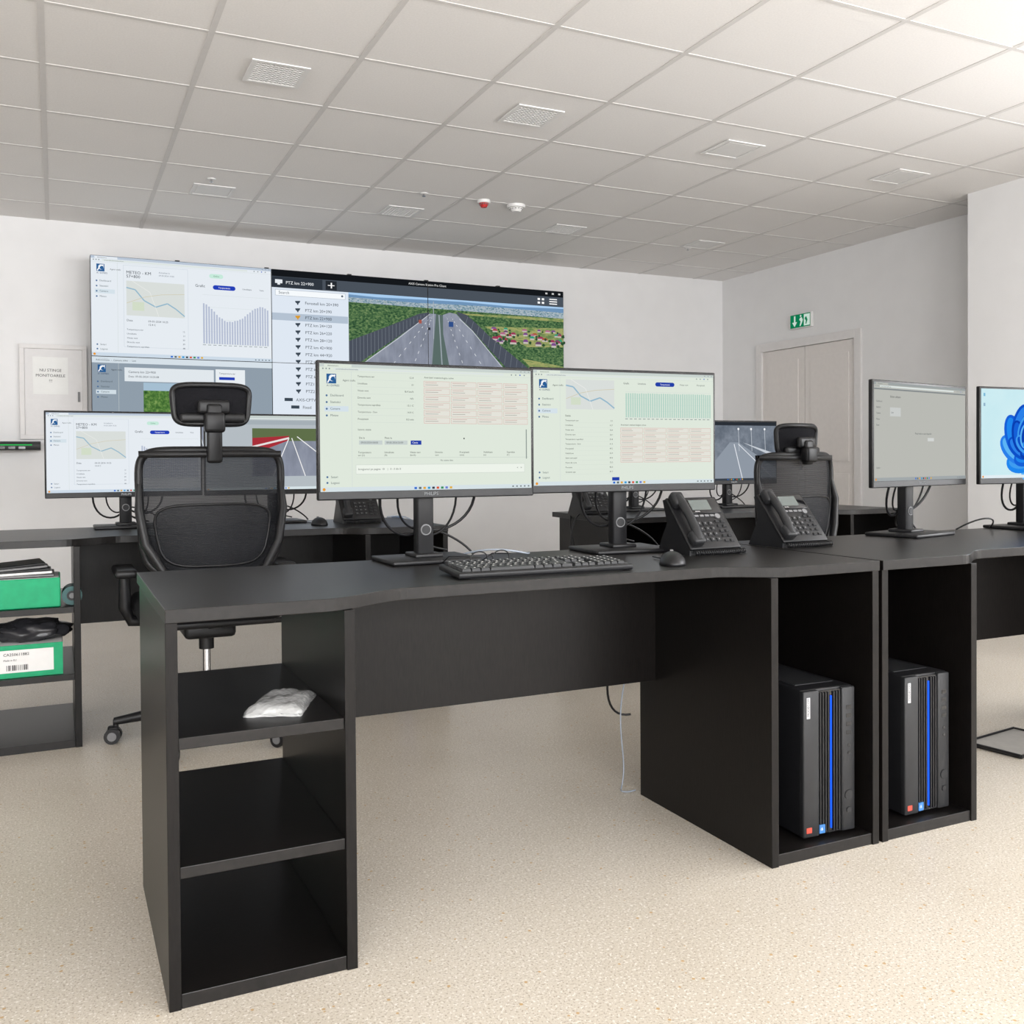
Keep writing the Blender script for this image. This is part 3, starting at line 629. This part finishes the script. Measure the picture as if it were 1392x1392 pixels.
# ------------------------------------------------------------ office chairs
def chair(x, y, rz=0, hz=1.22, zs_=1.0):
    mb = MB(); yb = -0.24; mb.M = Matrix.Diagonal((1, 1, zs_, 1))
    def back(px, pz):
        half = 0.246-0.012*(1-pz)*0.5-0.028*max(0, -pz)**3
        return (px*half, yb+0.055*px*px+0.03*(pz*0.5)**2, 0.85+0.215*pz)
    def sup(a, k=0.26):
        c, s_ = math.cos(a), math.sin(a); return (math.copysign(abs(c)**k, c), math.copysign(abs(s_)**k, s_))
    N = 72; ring = [sup(2*math.pi*i/N) for i in range(N)]
    mb.tube([back(*p) for p in ring], 0.014, BLK, 8, True)
    vs = []; fs = []; K = 8
    for k in range(K+1):
        for p in ring: vs.append(back(p[0]*k/K, p[1]*k/K))
    for k in range(K):
        for i in range(N): fs.append((k*N+i, k*N+(i+1) % N, (k+1)*N+(i+1) % N, (k+1)*N+i))
    mb.add(vs, fs, MESHF, True)
    # wide top band
    vs = []; fs = []; n = 20
    for i in range(n+1):
        a = -0.985+1.97*i/n
        for pz, o in ((0.99, 0.008), (0.88, 0.008), (0.99, -0.016), (0.88, -0.016)):
            q = back(a, pz); vs.append((q[0], q[1]+o, q[2]))
    for i in range(n):
        b = i*4
        for c, d in ((0, 1), (1, 3), (3, 2), (2, 0)): fs.append((b+c, b+d, b+4+d, b+4+c))
    mb.add(vs, fs, BLK, True)
    # inner lumbar shell following the lower back (dark rounded plate)
    ringl = [sup(2*math.pi*i/40, 0.45) for i in range(40)]
    def lum(px, pz, o): q = back(px*0.80, -0.38+pz*0.50); return (q[0]*(1+0.06*pz), q[1]-0.012+o, q[2])
    mb.tube([lum(px, pz, 0) for px, pz in ringl], 0.005, BLK, 6, True)
    vs = []; fs = []
    for k in range(5):
        for p in ringl: vs.append(lum(p[0]*k/4, p[1]*k/4, -0.006*(1-(k/4)**2)))
    for k in range(4):
        for i in range(40): fs.append((k*40+i, k*40+(i+1) % 40, (k+1)*40+(i+1) % 40, (k+1)*40+i))
    mb.add(vs, fs, MESHF, True)
    # side blades connecting frame to mechanism
    for sx in (-1, 1):
        mb.tube([back(sx*0.99, 0.55), (sx*0.245, yb+0.03, 0.86), (sx*0.225, yb+0.02, 0.74), (sx*0.17, yb-0.005, 0.645), (sx*0.05, yb-0.005, 0.605)], [0.008, 0.015, 0.017, 0.017, 0.018], BLK, 8)
    mb.rbox(-0.10, 0.10, yb-0.03, yb+0.02, 0.585, 0.635, BLK, 0.014, 3)
    mb.tube([(0, yb-0.01, 0.61), (0, yb+0.02, 0.50), (0, -0.05, 0.42)], [0.034, 0.034, 0.03], BLK, 10)
    # headrest
    mb.rbox(-0.026, 0.026, yb-0.03, yb+0.0, 1.02, hz+0.0, BLK, 0.010, 3)
    mb.rbox(-0.035, 0.035, yb-0.045, yb-0.0, hz-0.10, hz-0.03, BLK, 0.012, 3)
    mb.rbox(-0.055, 0.055, yb-0.02, yb+0.01, hz-0.035, hz+0.015, BLK, 0.012, 3)
    def hd(px, pz): return (px*(0.134-0.012*(1-pz)*.5), yb+0.02+0.03*px*px, hz+0.068*pz)
    R2 = [sup(2*math.pi*i/40, 0.36) for i in range(40)]
    mb.tube([hd(*p) for p in R2], 0.011, BLK, 8, True)
    vs = []; fs = []
    for k in range(7):
        for p in R2: vs.append(hd(p[0]*k/6, p[1]*k/6))
    for k in range(6):
        for i in range(40): fs.append((k*40+i, k*40+(i+1) % 40, (k+1)*40+(i+1) % 40, (k+1)*40+i))
    mb.add(vs, fs, FABRIC, True)
    mb.rbox(-0.11, 0.11, yb+0.005, yb+0.03, hz-0.064, hz-0.03, BLK, 0.009, 2)
    # seat
    mb.rbox(-0.25, 0.25, -0.23, 0.25, 0.455, 0.53, FABRIC, 0.033, 4); mb.rbox(-0.22, 0.22, -0.2, 0.2, 0.435, 0.465, BLK, 0.01)
    mb.rbox(-0.09, 0.09, -0.12, 0.10, 0.385, 0.44, BLK, 0.015)
    mb.tube([(0.08, 0, 0.415), (0.2, 0.0, 0.41), (0.26, 0, 0.415)], 0.006, BLK, 6); mb.rbox(0.24, 0.29, -0.012, 0.012, 0.405, 0.425, BLK, 0.006)
    # arms
    for sx in (-1, 1):
        mb.tube([(sx*0.15, 0.02, 0.44), (sx*0.26, 0.02, 0.45), (sx*0.28, 0.02, 0.50), (sx*0.28, 0.02, 0.62)], [0.018, 0.022, 0.024, 0.020], BLK, 8)
        mb.rbox(sx*0.28-0.038, sx*0.28+0.038, -0.10, 0.14, 0.615, 0.645, BLK, 0.012, 3)
    # column, star base, castors
    mb.cyl((0, 0, 0.33), (0, 0, 0.39), 0.027, BLK); mb.cyl((0, 0, 0.20), (0, 0, 0.34), 0.014, CHROME); mb.cyl((0, 0, 0.12), (0, 0, 0.22), 0.024, BLK); mb.cyl((0, 0, 0.075), (0, 0, 0.135), 0.045, BLK, 0.032)
    for k in range(5):
        a = math.radians(168+72*k); c, s_ = math.cos(a), math.sin(a)
        mb.tube([(c*0.03, s_*0.03, 0.112), (c*0.18, s_*0.18, 0.100), (c*0.325, s_*0.325, 0.078)], [0.026, 0.021, 0.014], BLK, 10)
        mb.cyl((c*0.32, s_*0.32, 0.05), (c*0.32, s_*0.32, 0.085), 0.010, BLK, seg=10)
        tx, ty = -s_, c
        for q in (-1, 1):
            p0 = (c*0.33+tx*q*0.008, s_*0.33+ty*q*0.008, 0.028); p1 = (c*0.33+tx*q*0.027, s_*0.33+ty*q*0.027, 0.028)
            mb.cyl(p0, p1, 0.028, BLK, seg=20)
            mb.cyl(p1, (c*0.33+tx*q*0.029, s_*0.33+ty*q*0.029, 0.028), 0.016, GREY, seg=16)
        mb.rbox(c*0.33-0.018, c*0.33+0.018, s_*0.33-0.018, s_*0.33+0.018, 0.035, 0.062, BLK, 0.008)
    return mb.build('office_chair', (x, y, 0), rz)
chair(0.50, 3.72, 0, 1.225)
chair(2.96, 3.52, 8, 1.13, 0.975)

# ------------------------------------------------------------ video wall
mb = MB(); x0, dw, dh, z1, yv = 0.225, 1.212, 0.684, 2.435, 7.10
for c in range(3):
    for r in range(2):
        mb.rbox(x0+c*dw+0.001, x0+(c+1)*dw-0.001, yv, yv+0.07, z1-(r+1)*dh+0.001, z1-r*dh-0.001, BLK, 0.003, 1)
        mb.box(x0+c*dw+0.2, x0+(c+1)*dw-0.2, yv+0.07, 7.349, z1-(r+1)*dh+0.15, z1-r*dh-0.15, BLK2)
s = S(mb, x0+0.004, z1-0.004, dw-0.006, dh-0.006, yv-0.001, 0.001, 1.0); c_dash(s)
s = S(mb, x0+0.004, z1-dh-0.003, dw-0.006, dh-0.006, yv-0.001, 0.001, 0.95); c_popup(s)
s = S(mb, x0+dw+0.003, z1-0.004, 2*dw-0.007, 2*dh-0.007, yv-0.001, 0.001, 1.0); c_cam(s)
mb.box(x0+2*dw-0.0015, x0+2*dw+0.0015, yv-0.011, yv, z1-2*dh, z1, BLK); mb.box(x0+dw, x0+3*dw, yv-0.011, yv, z1-dh-0.0015, z1-dh+0.0015, BLK)
for i in range(5): mb.box(x0+0.55+i*0.62, x0+0.58+i*0.62, yv+0.02, yv+0.05, z1, z1+0.010, BLK)
mb.build('video_wall')

# ------------------------------------------------------------ room
XR, XN, YB, YS, XL, YF, H = 5.70, 5.27, 7.35, 4.30, -4.2, -3.0, 2.70
mb = MB(); mb.box(XL-0.2, XR+0.2, YF-0.2, YB+0.2, -0.1, 0, FLOOR); mb.build('floor')
TILE = PM('ceiling_tile', (0.82, 0.80, 0.785), 0.9, var=0.03, scale=120, bump=0.15); BAR = PM('ceiling_bar', (0.66, 0.64, 0.625), 0.6, var=0.02)
mb = MB(); mb.box(XL-0.2, XR+0.2, YF-0.2, YB+0.2, H, H+0.1, TILE)
x = -0.03-0.6*6
while x < XR:
    mb.box(x-0.012, x+0.012, YF, YB, H-0.0022, H, BAR); x += 0.6
y = 3.9-0.6*11
while y < YB:
    if y > YF: mb.box(XL, XR, y-0.010, y+0.010, H-0.002, H, BAR)
    y += 0.6
mb.build('ceiling')
mb = MB(); mb.box(XL-0.2, XR+0.2, YB, YB+0.2, 0, H, WALL); mb.build('wall_back')
da, db, dzt = 5.61, 6.85, 2.04
mb = MB(); mb.box(XR, XR+0.2, YS, da, 0, H, WALL); mb.box(XR, XR+0.2, db, YB, 0, H, WALL); mb.box(XR, XR+0.2, da, db, dzt, H, WALL); mb.build('wall_right')
mb = MB(); mb.box(XL-0.2, XL, YF, YB, 0, H, WALL); mb.build('wall_left')
WINS_R = [(-2.4, -0.4), (0.2, 2.2)]
mb = MB(); zs, zt = 0.9, 2.35; last = YF
for a, b in WINS_R:
    mb.box(XN, XN+0.25, last, a, 0, H, WALL); mb.box(XN, XN+0.25, a, b, 0, zs, WALL); mb.box(XN, XN+0.25, a, b, zt, H, WALL); last = b
mb.box(XN, XR+0.2, last, YS, 0, H, WALL); mb.build('wall_right_near')
WINS_F = [(-3.4, -1.2), (-0.6, 1.6), (2.2, 4.4)]
mb = MB(); last = XL-0.2
for a, b in WINS_F:
    mb.box(last, a, YF-0.2, YF, 0, H, WALL); mb.box(a, b, YF-0.2, YF, 0, zs, WALL); mb.box(a, b, YF-0.2, YF, zt, H, WALL); last = b
mb.box(last, XR+0.2, YF-0.2, YF, 0, H, WALL); mb.build('wall_front')
k = 1
for a, b in WINS_R:
    mb = MB()
    for (p, q, r_, t_) in ((a, b, zs, zs+0.06), (a, b, zt-0.06, zt), (a, a+0.06, zs, zt), (b-0.06, b, zs, zt), ((a+b)/2-0.04, (a+b)/2+0.04, zs, zt)):
        mb.box(XN+0.08, XN+0.14, p, q, r_, t_, WHITE)
    mb.build('window_%d' % k); k += 1
for a, b in WINS_F:
    mb = MB()
    for (p, q, r_, t_) in ((a, b, zs, zs+0.06), (a, b, zt-0.06, zt), (a, a+0.06, zs, zt), (b-0.06, b, zs, zt), ((a+b)/2-0.04, (a+b)/2+0.04, zs, zt)):
        mb.box(p, q, YF-0.14, YF-0.08, r_, t_, WHITE)
    mb.build('window_%d' % k); k += 1
mb = MB(); mb.box(XL, XR, YB-0.012, YB, 0, 0.08, TRIM); mb.build('baseboard_back')
mb = MB(); mb.box(XR-0.012, XR, YS, da, 0, 0.08, TRIM); mb.box(XR-0.012, XR, db, YB, 0, 0.08, TRIM); mb.build('baseboard_right')
# double door set in the right wall
mb = MB(); a, b, zt2 = da+0.001, db-0.001, dzt-0.001; xo = XR-0.02
mb.box(xo, XR+0.12, a, a+0.07, 0, zt2, TRIM); mb.box(xo, XR+0.12, b-0.07, b, 0, zt2, TRIM); mb.box(xo, XR+0.12, a+0.07, b-0.07, zt2-0.07, zt2, TRIM)
mid = 6.25
for p, q in ((a+0.07, mid-0.004), (mid+0.004, b-0.07)):
    mb.box(XR+0.0, XR+0.045, p, q, 0.005, zt2-0.073, DOORM)
    mb.box(XR-0.008, XR+0.0, p+0.07, q-0.07, 0.15, 0.9, DOORM); mb.box(XR-0.008, XR+0.0, p+0.07, q-0.07, 1.0, zt2-0.17, DOORM)
mb.rbox(XR-0.008, XR, mid+0.03, mid+0.06, 0.93, 1.12, CHROME, 0.002); mb.tube([(XR, mid+0.045, 1.05), (XR-0.05, mid+0.045, 1.05), (XR-0.05, mid+0.15, 1.05)], 0.008, CHROME, 8)
mb.build('door_1', bevel=0.002)
# exit sign
mb = MB(); mb.M = Matrix.Translation((0, 0, -0.045)); mb.rbox(XR-0.03, XR-0.001, 6.14, 6.40, 2.165, 2.29, WHITE, 0.004)
G = E('#12885a', 0.75); Wt = E('#d8efe2', 0.8); xx = XR-0.0305
def q(y0, y1, z0, z1_, m, d=0): mb.add([(xx-d, y1, z0), (xx-d, y0, z0), (xx-d, y0, z1_), (xx-d, y1, z1_)], [(0, 1, 2, 3)], m)
q(6.15, 6.39, 2.172, 2.283, G); q(6.155, 6.225, 2.18, 2.275, Wt, 0.001)
def pl(pts, m, d): mb.add([(xx-d, p, z) for p, z in pts], [list(range(len(pts)))], m)
q(6.326, 6.344, 2.215, 2.272, Wt, 0.001); pl([(6.365, 2.22), (6.335, 2.18), (6.305, 2.22)], Wt, 0.002)
pl([(6.27, 2.25), (6.25, 2.255), (6.235, 2.23), (6.25, 2.20), (6.265, 2.18), (6.275, 2.185), (6.262, 2.22), (6.28, 2.235)], Wt, 0.002)
pl([(6.262+0.009*math.cos(t*math.pi/5), 2.266+0.009*math.sin(t*math.pi/5)) for t in range(10)], Wt, 0.002)
pl([(6.21, 2.25), (6.195, 2.255), (6.18, 2.225), (6.195, 2.19), (6.205, 2.195), (6.2, 2.22), (6.215, 2.235)], G, 0.002)
mb.build('exit_sign')
# wall hatch with notice
mb = MB(); a, b, c, d = -0.215, 0.205, 1.19, 1.84
for p in ((a, b, d-0.03, d), (a, b, c, c+0.03), (a, a+0.03, c+0.03, d-0.03), (b-0.03, b, c+0.03, d-0.03)): mb.box(p[0], p[1], YB-0.035, YB-0.001, p[2], p[3], TRIM)
mb.box(a+0.03, b-0.03, YB-0.02, YB-0.001, c+0.03, d-0.03, PM('hatch_paint', (0.70, 0.685, 0.68), 0.5, var=0.02)); mb.box(b-0.06, b-0.045, YB-0.03, YB-0.02, 1.45, 1.52, GREY)
mb.build('wall_hatch', bevel=0.002)
mb = MB(); mb.box(-0.135, 0.085, YB-0.0225, YB-0.0205, 1.50, 1.755, PAPER)
for i, t in enumerate(['NU STINGE', 'MONITOARELE', '!!!']): mb.text(t, 0.027, INK, Matrix.Translation((-0.025, YB-0.0235, 1.655-i*0.036)) @ RX, 'C')
mb.build('paper_notice')
mb = MB(); mb.rbox(-0.95, -0.09, YB-0.22, YB-0.001, 1.115, 1.165, BLK, 0.004); mb.box(-0.9, -0.14, YB-0.222, YB-0.219, 1.145, 1.152, E('#2fd060', 0.8)); mb.box(-0.95, -0.09, YB-0.20, YB-0.02, 1.165, 1.172, BLK2)
for i in range(12): mb.box(-0.88+i*0.06, -0.84+i*0.06, YB-0.2215, YB-0.219, 1.122, 1.138, GLS)
mb.build('wall_rack')

# ceiling vents, detectors
VG = PM('vent_mesh', (0.42, 0.41, 0.40), 0.6)
def vent(x, y, grille):
    mb = MB(); w = 0.122
    for p in ((-w, w, -w, -w+0.018), (-w, w, w-0.018, w), (-w, -w+0.018, -w+0.018, w-0.018), (w-0.018, w, -w+0.018, w-0.018)): mb.box(p[0], p[1], p[2], p[3], -0.005, 0, WHITE)
    mb.box(-w+0.018, w-0.018, -w+0.018, w-0.018, -0.0015, 0, VG if grille else WHITE)
    if grille:
        for i in range(1, 12): mb.box(-w+0.018, w-0.018, -w+i*0.0203-0.0035, -w+i*0.0203+0.0035, -0.004, -0.0015, WHITE)
        for i in range(1, 12): mb.box(-w+i*0.0203-0.0035, -w+i*0.0203+0.0035, -w+0.018, w-0.018, -0.0038, -0.0015, WHITE)
    else:
        mb.box(-w+0.028, w-0.028, -w+0.028, w-0.028, -0.004, -0.0015, WHITE)
    mb.build('ceiling_vent', (x, y, H-0.0022))
for i, x in enumerate((0.88, 2.11, 3.33, 4.56)): vent(x, 4.2, i < 2)
for i, x in enumerate((0.89, 2.11, 3.35, 4.58)): vent(x, 6.15, i in (1, 2))
def det(name, x, y, r, m):
    mb = MB(); mb.cyl((0, 0, 0), (0, 0, -0.02), r, WHITE, seg=28); mb.cyl((0, 0, -0.02), (0, 0, -0.045), r*0.75, m, r*0.45, seg=28)
    for i in range(12):
        a = i*math.pi/6; mb.box(-0.004+math.cos(a)*r*.62, 0.004+math.cos(a)*r*.62, -0.004+math.sin(a)*r*.62, 0.004+math.sin(a)*r*.62, -0.03, -0.02, GREY)
    mb.build(name, (x, y, H-0.0022))
det('smoke_detector', 2.75, 5.70, 0.06, WHITE); det('fire_alarm_beacon', 2.51, 5.68, 0.042, RED)
def spr(x, y):
    mb = MB(); mb.cyl((0, 0, 0), (0, 0, -0.006), 0.028, WHITE, 0.022); mb.cyl((0, 0, -0.006), (0, 0, -0.02), 0.006, CHROME); mb.cyl((0, 0, -0.018), (0, 0, -0.02), 0.012, CHROME)
    mb.build('sprinkler_head', (x, y, H-0.0022))
spr(2.1, 5.68); spr(0.85, 5.9); spr(4.55, 6.3)

# ------------------------------------------------------------ small props
r = random.Random(4)
bm = bmesh.new(); bmesh.ops.create_cube(bm, size=1); bmesh.ops.subdivide_edges(bm, edges=bm.edges[:], cuts=15, use_grid_fill=True)
mb = MB(); bm.verts.index_update(); vs = []
for v in bm.verts:
    p = v.co.copy(); nz = mn.noise(p*4); n2 = mn.noise(p*12+Vector((3, 1, 2))); k = 1-0.10*(p.y+0.5)+0.06*nz
    prof = (1-(abs(p.x)*2)**6*0.6)*(1-(abs(p.y)*2)**8*0.6)
    z = (p.z+0.5)*0.020*prof*(1+0.25*nz+0.22*n2)
    vs.append((p.x*0.115*k+0.01*p.y+0.004*n2, p.y*0.175+0.006*nz, max(0.0, z)))
mb.add(vs, [[v.index for v in f.verts] for f in bm.faces], BUB, True); bm.free()
mb.rbox(-0.035, 0.035, -0.065, 0.055, 0.003, 0.010, PM('card_insert', (0.6, 0.6, 0.6), 0.6), 0.003)
mb.build('bubble_wrap_packet', (0.425, 2.03, 0.5075), -22)

mb = MB(); mb.rbox(-0.145, 0.125, 0.01, 0.22, 0, 0.105, GRN, 0.003, 1); mb.box(-0.14, 0.12, 0.014, 0.216, 0.1045, 0.1055, WHITE); mb.build('green_box', (-0.115, 3.80, 0.508))
mb = MB()
for i in range(5): mb.rbox(-0.13+i*0.004, 0.12-i*0.006, 0.0, 0.19, i*0.009, i*0.009+0.008, [GREY, PAPER, BLK2, GREY, BLK][i], 0.002, 1, M=Matrix.Rotation(math.radians(i*1.5), 4, 'Z') @ Matrix.Rotation(math.radians(-2.0*i*0.5), 4, 'Y'))
mb.build('document_stack', (-0.13, 3.82, 0.617))
mb = MB(); mb.tube([(-0.0, 0, 0.035), (0, 0.1, 0.035)], 0.034, PM('teal_tape', (0.01, 0.08, 0.08), 0.4), 24); mb.cyl((0, -0.001, 0.035), (0, 0.0, 0.035), 0.018, BLK); mb.cyl((0, -0.002, 0.035), (0, -0.001, 0.035), 0.010, GREY); mb.build('tape_roll', (0.048, 3.82, 0.5085))
mb = MB(); mb.rbox(-0.145, 0.13, 0.01, 0.2, 0, 0.115, WHITE, 0.003, 1); mb.box(-0.145, 0.13, 0.009, 0.013, 0, 0.018, GRN); mb.box(-0.145, 0.13, 0.009, 0.013, 0.098, 0.115, GRN); mb.box(0.10, 0.13, 0.0088, 0.013, 0.018, 0.098, GRN)
for i in range(12): mb.box(-0.05+i*0.006, -0.05+i*0.006+r.choice((0.0015, 0.0035)), 0.0086, 0.01, 0.026, 0.045, INK)
mb.text('CA250611882', 0.014, INK, Matrix.Translation((-0.06, 0.0084, 0.078)) @ RX); mb.text('Made in EU', 0.009, INK, Matrix.Translation((-0.06, 0.0084, 0.06)) @ RX); mb.build('product_box', (-0.115, 3.80, 0.266))
mb = MB(); bm = bmesh.new(); bmesh.ops.create_icosphere(bm, subdivisions=4, radius=1); vs = []; bm.verts.index_update()
for v in bm.verts:
    k = 1+0.22*mn.noise(v.co*2.3)+0.08*mn.noise(v.co*7); vs.append((v.co.x*0.13*k, v.co.y*0.09*k, max(0, 0.030+v.co.z*0.045*k)))
mb.add(vs, [[v.index for v in f.verts] for f in bm.faces], PM('black_bag', (0.03, 0.03, 0.034), 0.22), True); bm.free(); mb.build('plastic_bag', (-0.09, 3.92, 0.382))

# footrest on floor
mb = MB(); mb.M = Matrix.Diagonal((0.8, 0.7, 0.7, 1))
for p in ((-0.2, 0.2, -0.15, -0.138), (-0.2, 0.2, 0.138, 0.15), (-0.2, -0.188, -0.138, 0.138), (0.188, 0.2, -0.138, 0.138)): mb.rbox(p[0], p[1], p[2], p[3], 0.010, 0.024, BLK, 0.003, 1)
mb.box(-0.19, 0.19, -0.14, 0.14, 0.012, 0.016, PM('footrest_pad', (0.30, 0.285, 0.26), 0.3))
for xx in (-0.19, 0.17): mb.rbox(xx, xx+0.02, -0.14, 0.14, 0, 0.012, BLK, 0.003, 1)
mb.build('footrest', (3.07, 2.30, 0), 8)

# cables
def cable(name, pts, r, m): mb = MB(); mb.tube(pts, r, m, 6); mb.build(name)
cable('data_cable', bez((1.575, 2.49, 0.40), (1.52, 2.52, 0.2), (1.61, 2.54, 0.1), (1.56, 2.52, 0.004), 16)+bez((1.56, 2.52, 0.004), (1.55, 2.50, 0.004), (1.57, 2.49, 0.004), (1.6, 2.5, 0.004), 6), 0.0022, CAB_W)
cable('power_cable', bez((1.52, 2.49, 0.45), (1.48, 2.50, 0.32), (1.53, 2.55, 0.22), (1.585, 2.50, 0.24), 14), 0.0036, BLK)
cable('network_cable', bez((1.45, 4.40, 0.756), (1.60, 4.42, 0.78), (1.62, 4.5, 0.5), (1.64, 4.52, 0.004), 20), 0.0035, CAB_B)
cable('telephone_cable', bez((1.42, 4.38, 0.757), (1.66, 4.40, 0.80), (1.70, 4.5, 0.5), (1.72, 4.50, 0.004), 20), 0.0035, CAB_W)
cable('extension_cord', bez((2.40, 4.20, 0.757), (2.30, 4.15, 0.78), (2.26, 4.15, 0.6), (2.33, 4.18, 0.5), 12)+bez((2.33, 4.18, 0.5), (2.36, 4.2, 0.55), (2.30, 4.22, 0.7), (2.38, 4.3, 0.757), 10), 0.004, BLK)
cable('phone_line', bez((1.81, 2.50, 0.755), (1.88, 2.44, 0.80), (1.92, 2.46, 0.76), (1.97, 2.52, 0.755), 12), 0.0028, CAB_W)
cable('usb_cable', bez((1.03, 2.52, 0.754), (1.10, 2.38, 0.80), (1.18, 2.36, 0.754), (1.24, 2.50, 0.754), 14), 0.0026, CAB_W)
cable('monitor_cable', bez((3.0, 2.50, 0.755), (3.06, 2.42, 0.82), (3.14, 2.42, 0.80), (3.18, 2.50, 0.755), 12), 0.003, BLK)

# ------------------------------------------------------------ lights
def area(name, loc, d, sx, sy, p, col):
    l = bpy.data.lights.new(name, 'AREA'); l.shape = 'RECTANGLE'; l.size = sx; l.size_y = sy; l.energy = p; l.color = col
    o = bpy.data.objects.new(name, l); sc.collection.objects.link(o); o.location = loc
    o.rotation_euler = Vector(d).to_track_quat('-Z', 'Y').to_euler(); return o
for i, (a, b) in enumerate(WINS_R): area('window_daylight', (XN+0.2, (a+b)/2, (zs+zt)/2), (-1, 0, 0.0), b-a, zt-zs, 115, (0.985, 0.99, 1))
for i, (a, b) in enumerate(WINS_F): area('window_daylight', ((a+b)/2, YF-0.18, (zs+zt)/2), (0, 1, 0.0), b-a, zt-zs, 195, (0.985, 0.99, 1))
w = bpy.data.worlds.new('world'); sc.world = w; w.use_nodes = True
w.node_tree.nodes['Background'].inputs[0].default_value = (0.85, 0.92, 1, 1); w.node_tree.nodes['Background'].inputs[1].default_value = 1.0

# ------------------------------------------------------------ camera
cam = bpy.data.cameras.new('camera'); co = bpy.data.objects.new('camera', cam); sc.collection.objects.link(co)
yaw, pitch, roll = math.radians(25.4), math.radians(0.8), math.radians(0.4)
f_px = 1306; hor = 626.5
R = Vector((math.cos(yaw), -math.sin(yaw), 0)); F = Vector((math.sin(yaw)*math.cos(pitch), math.cos(yaw)*math.cos(pitch), -math.sin(pitch)))
U = R.cross(F); R2 = R*math.cos(roll)-U*math.sin(roll); U2 = R2.cross(F)
M = Matrix((R2, U2, -F)).transposed().to_4x4(); M.translation = Vector((0, 0, 1.02)); co.matrix_world = M
cam.sensor_width = 36; cam.lens = f_px/1392*36
cam.shift_y = ((hor+f_px*math.tan(pitch))-696)/1392
cam.clip_start = 0.05
sc.camera = co
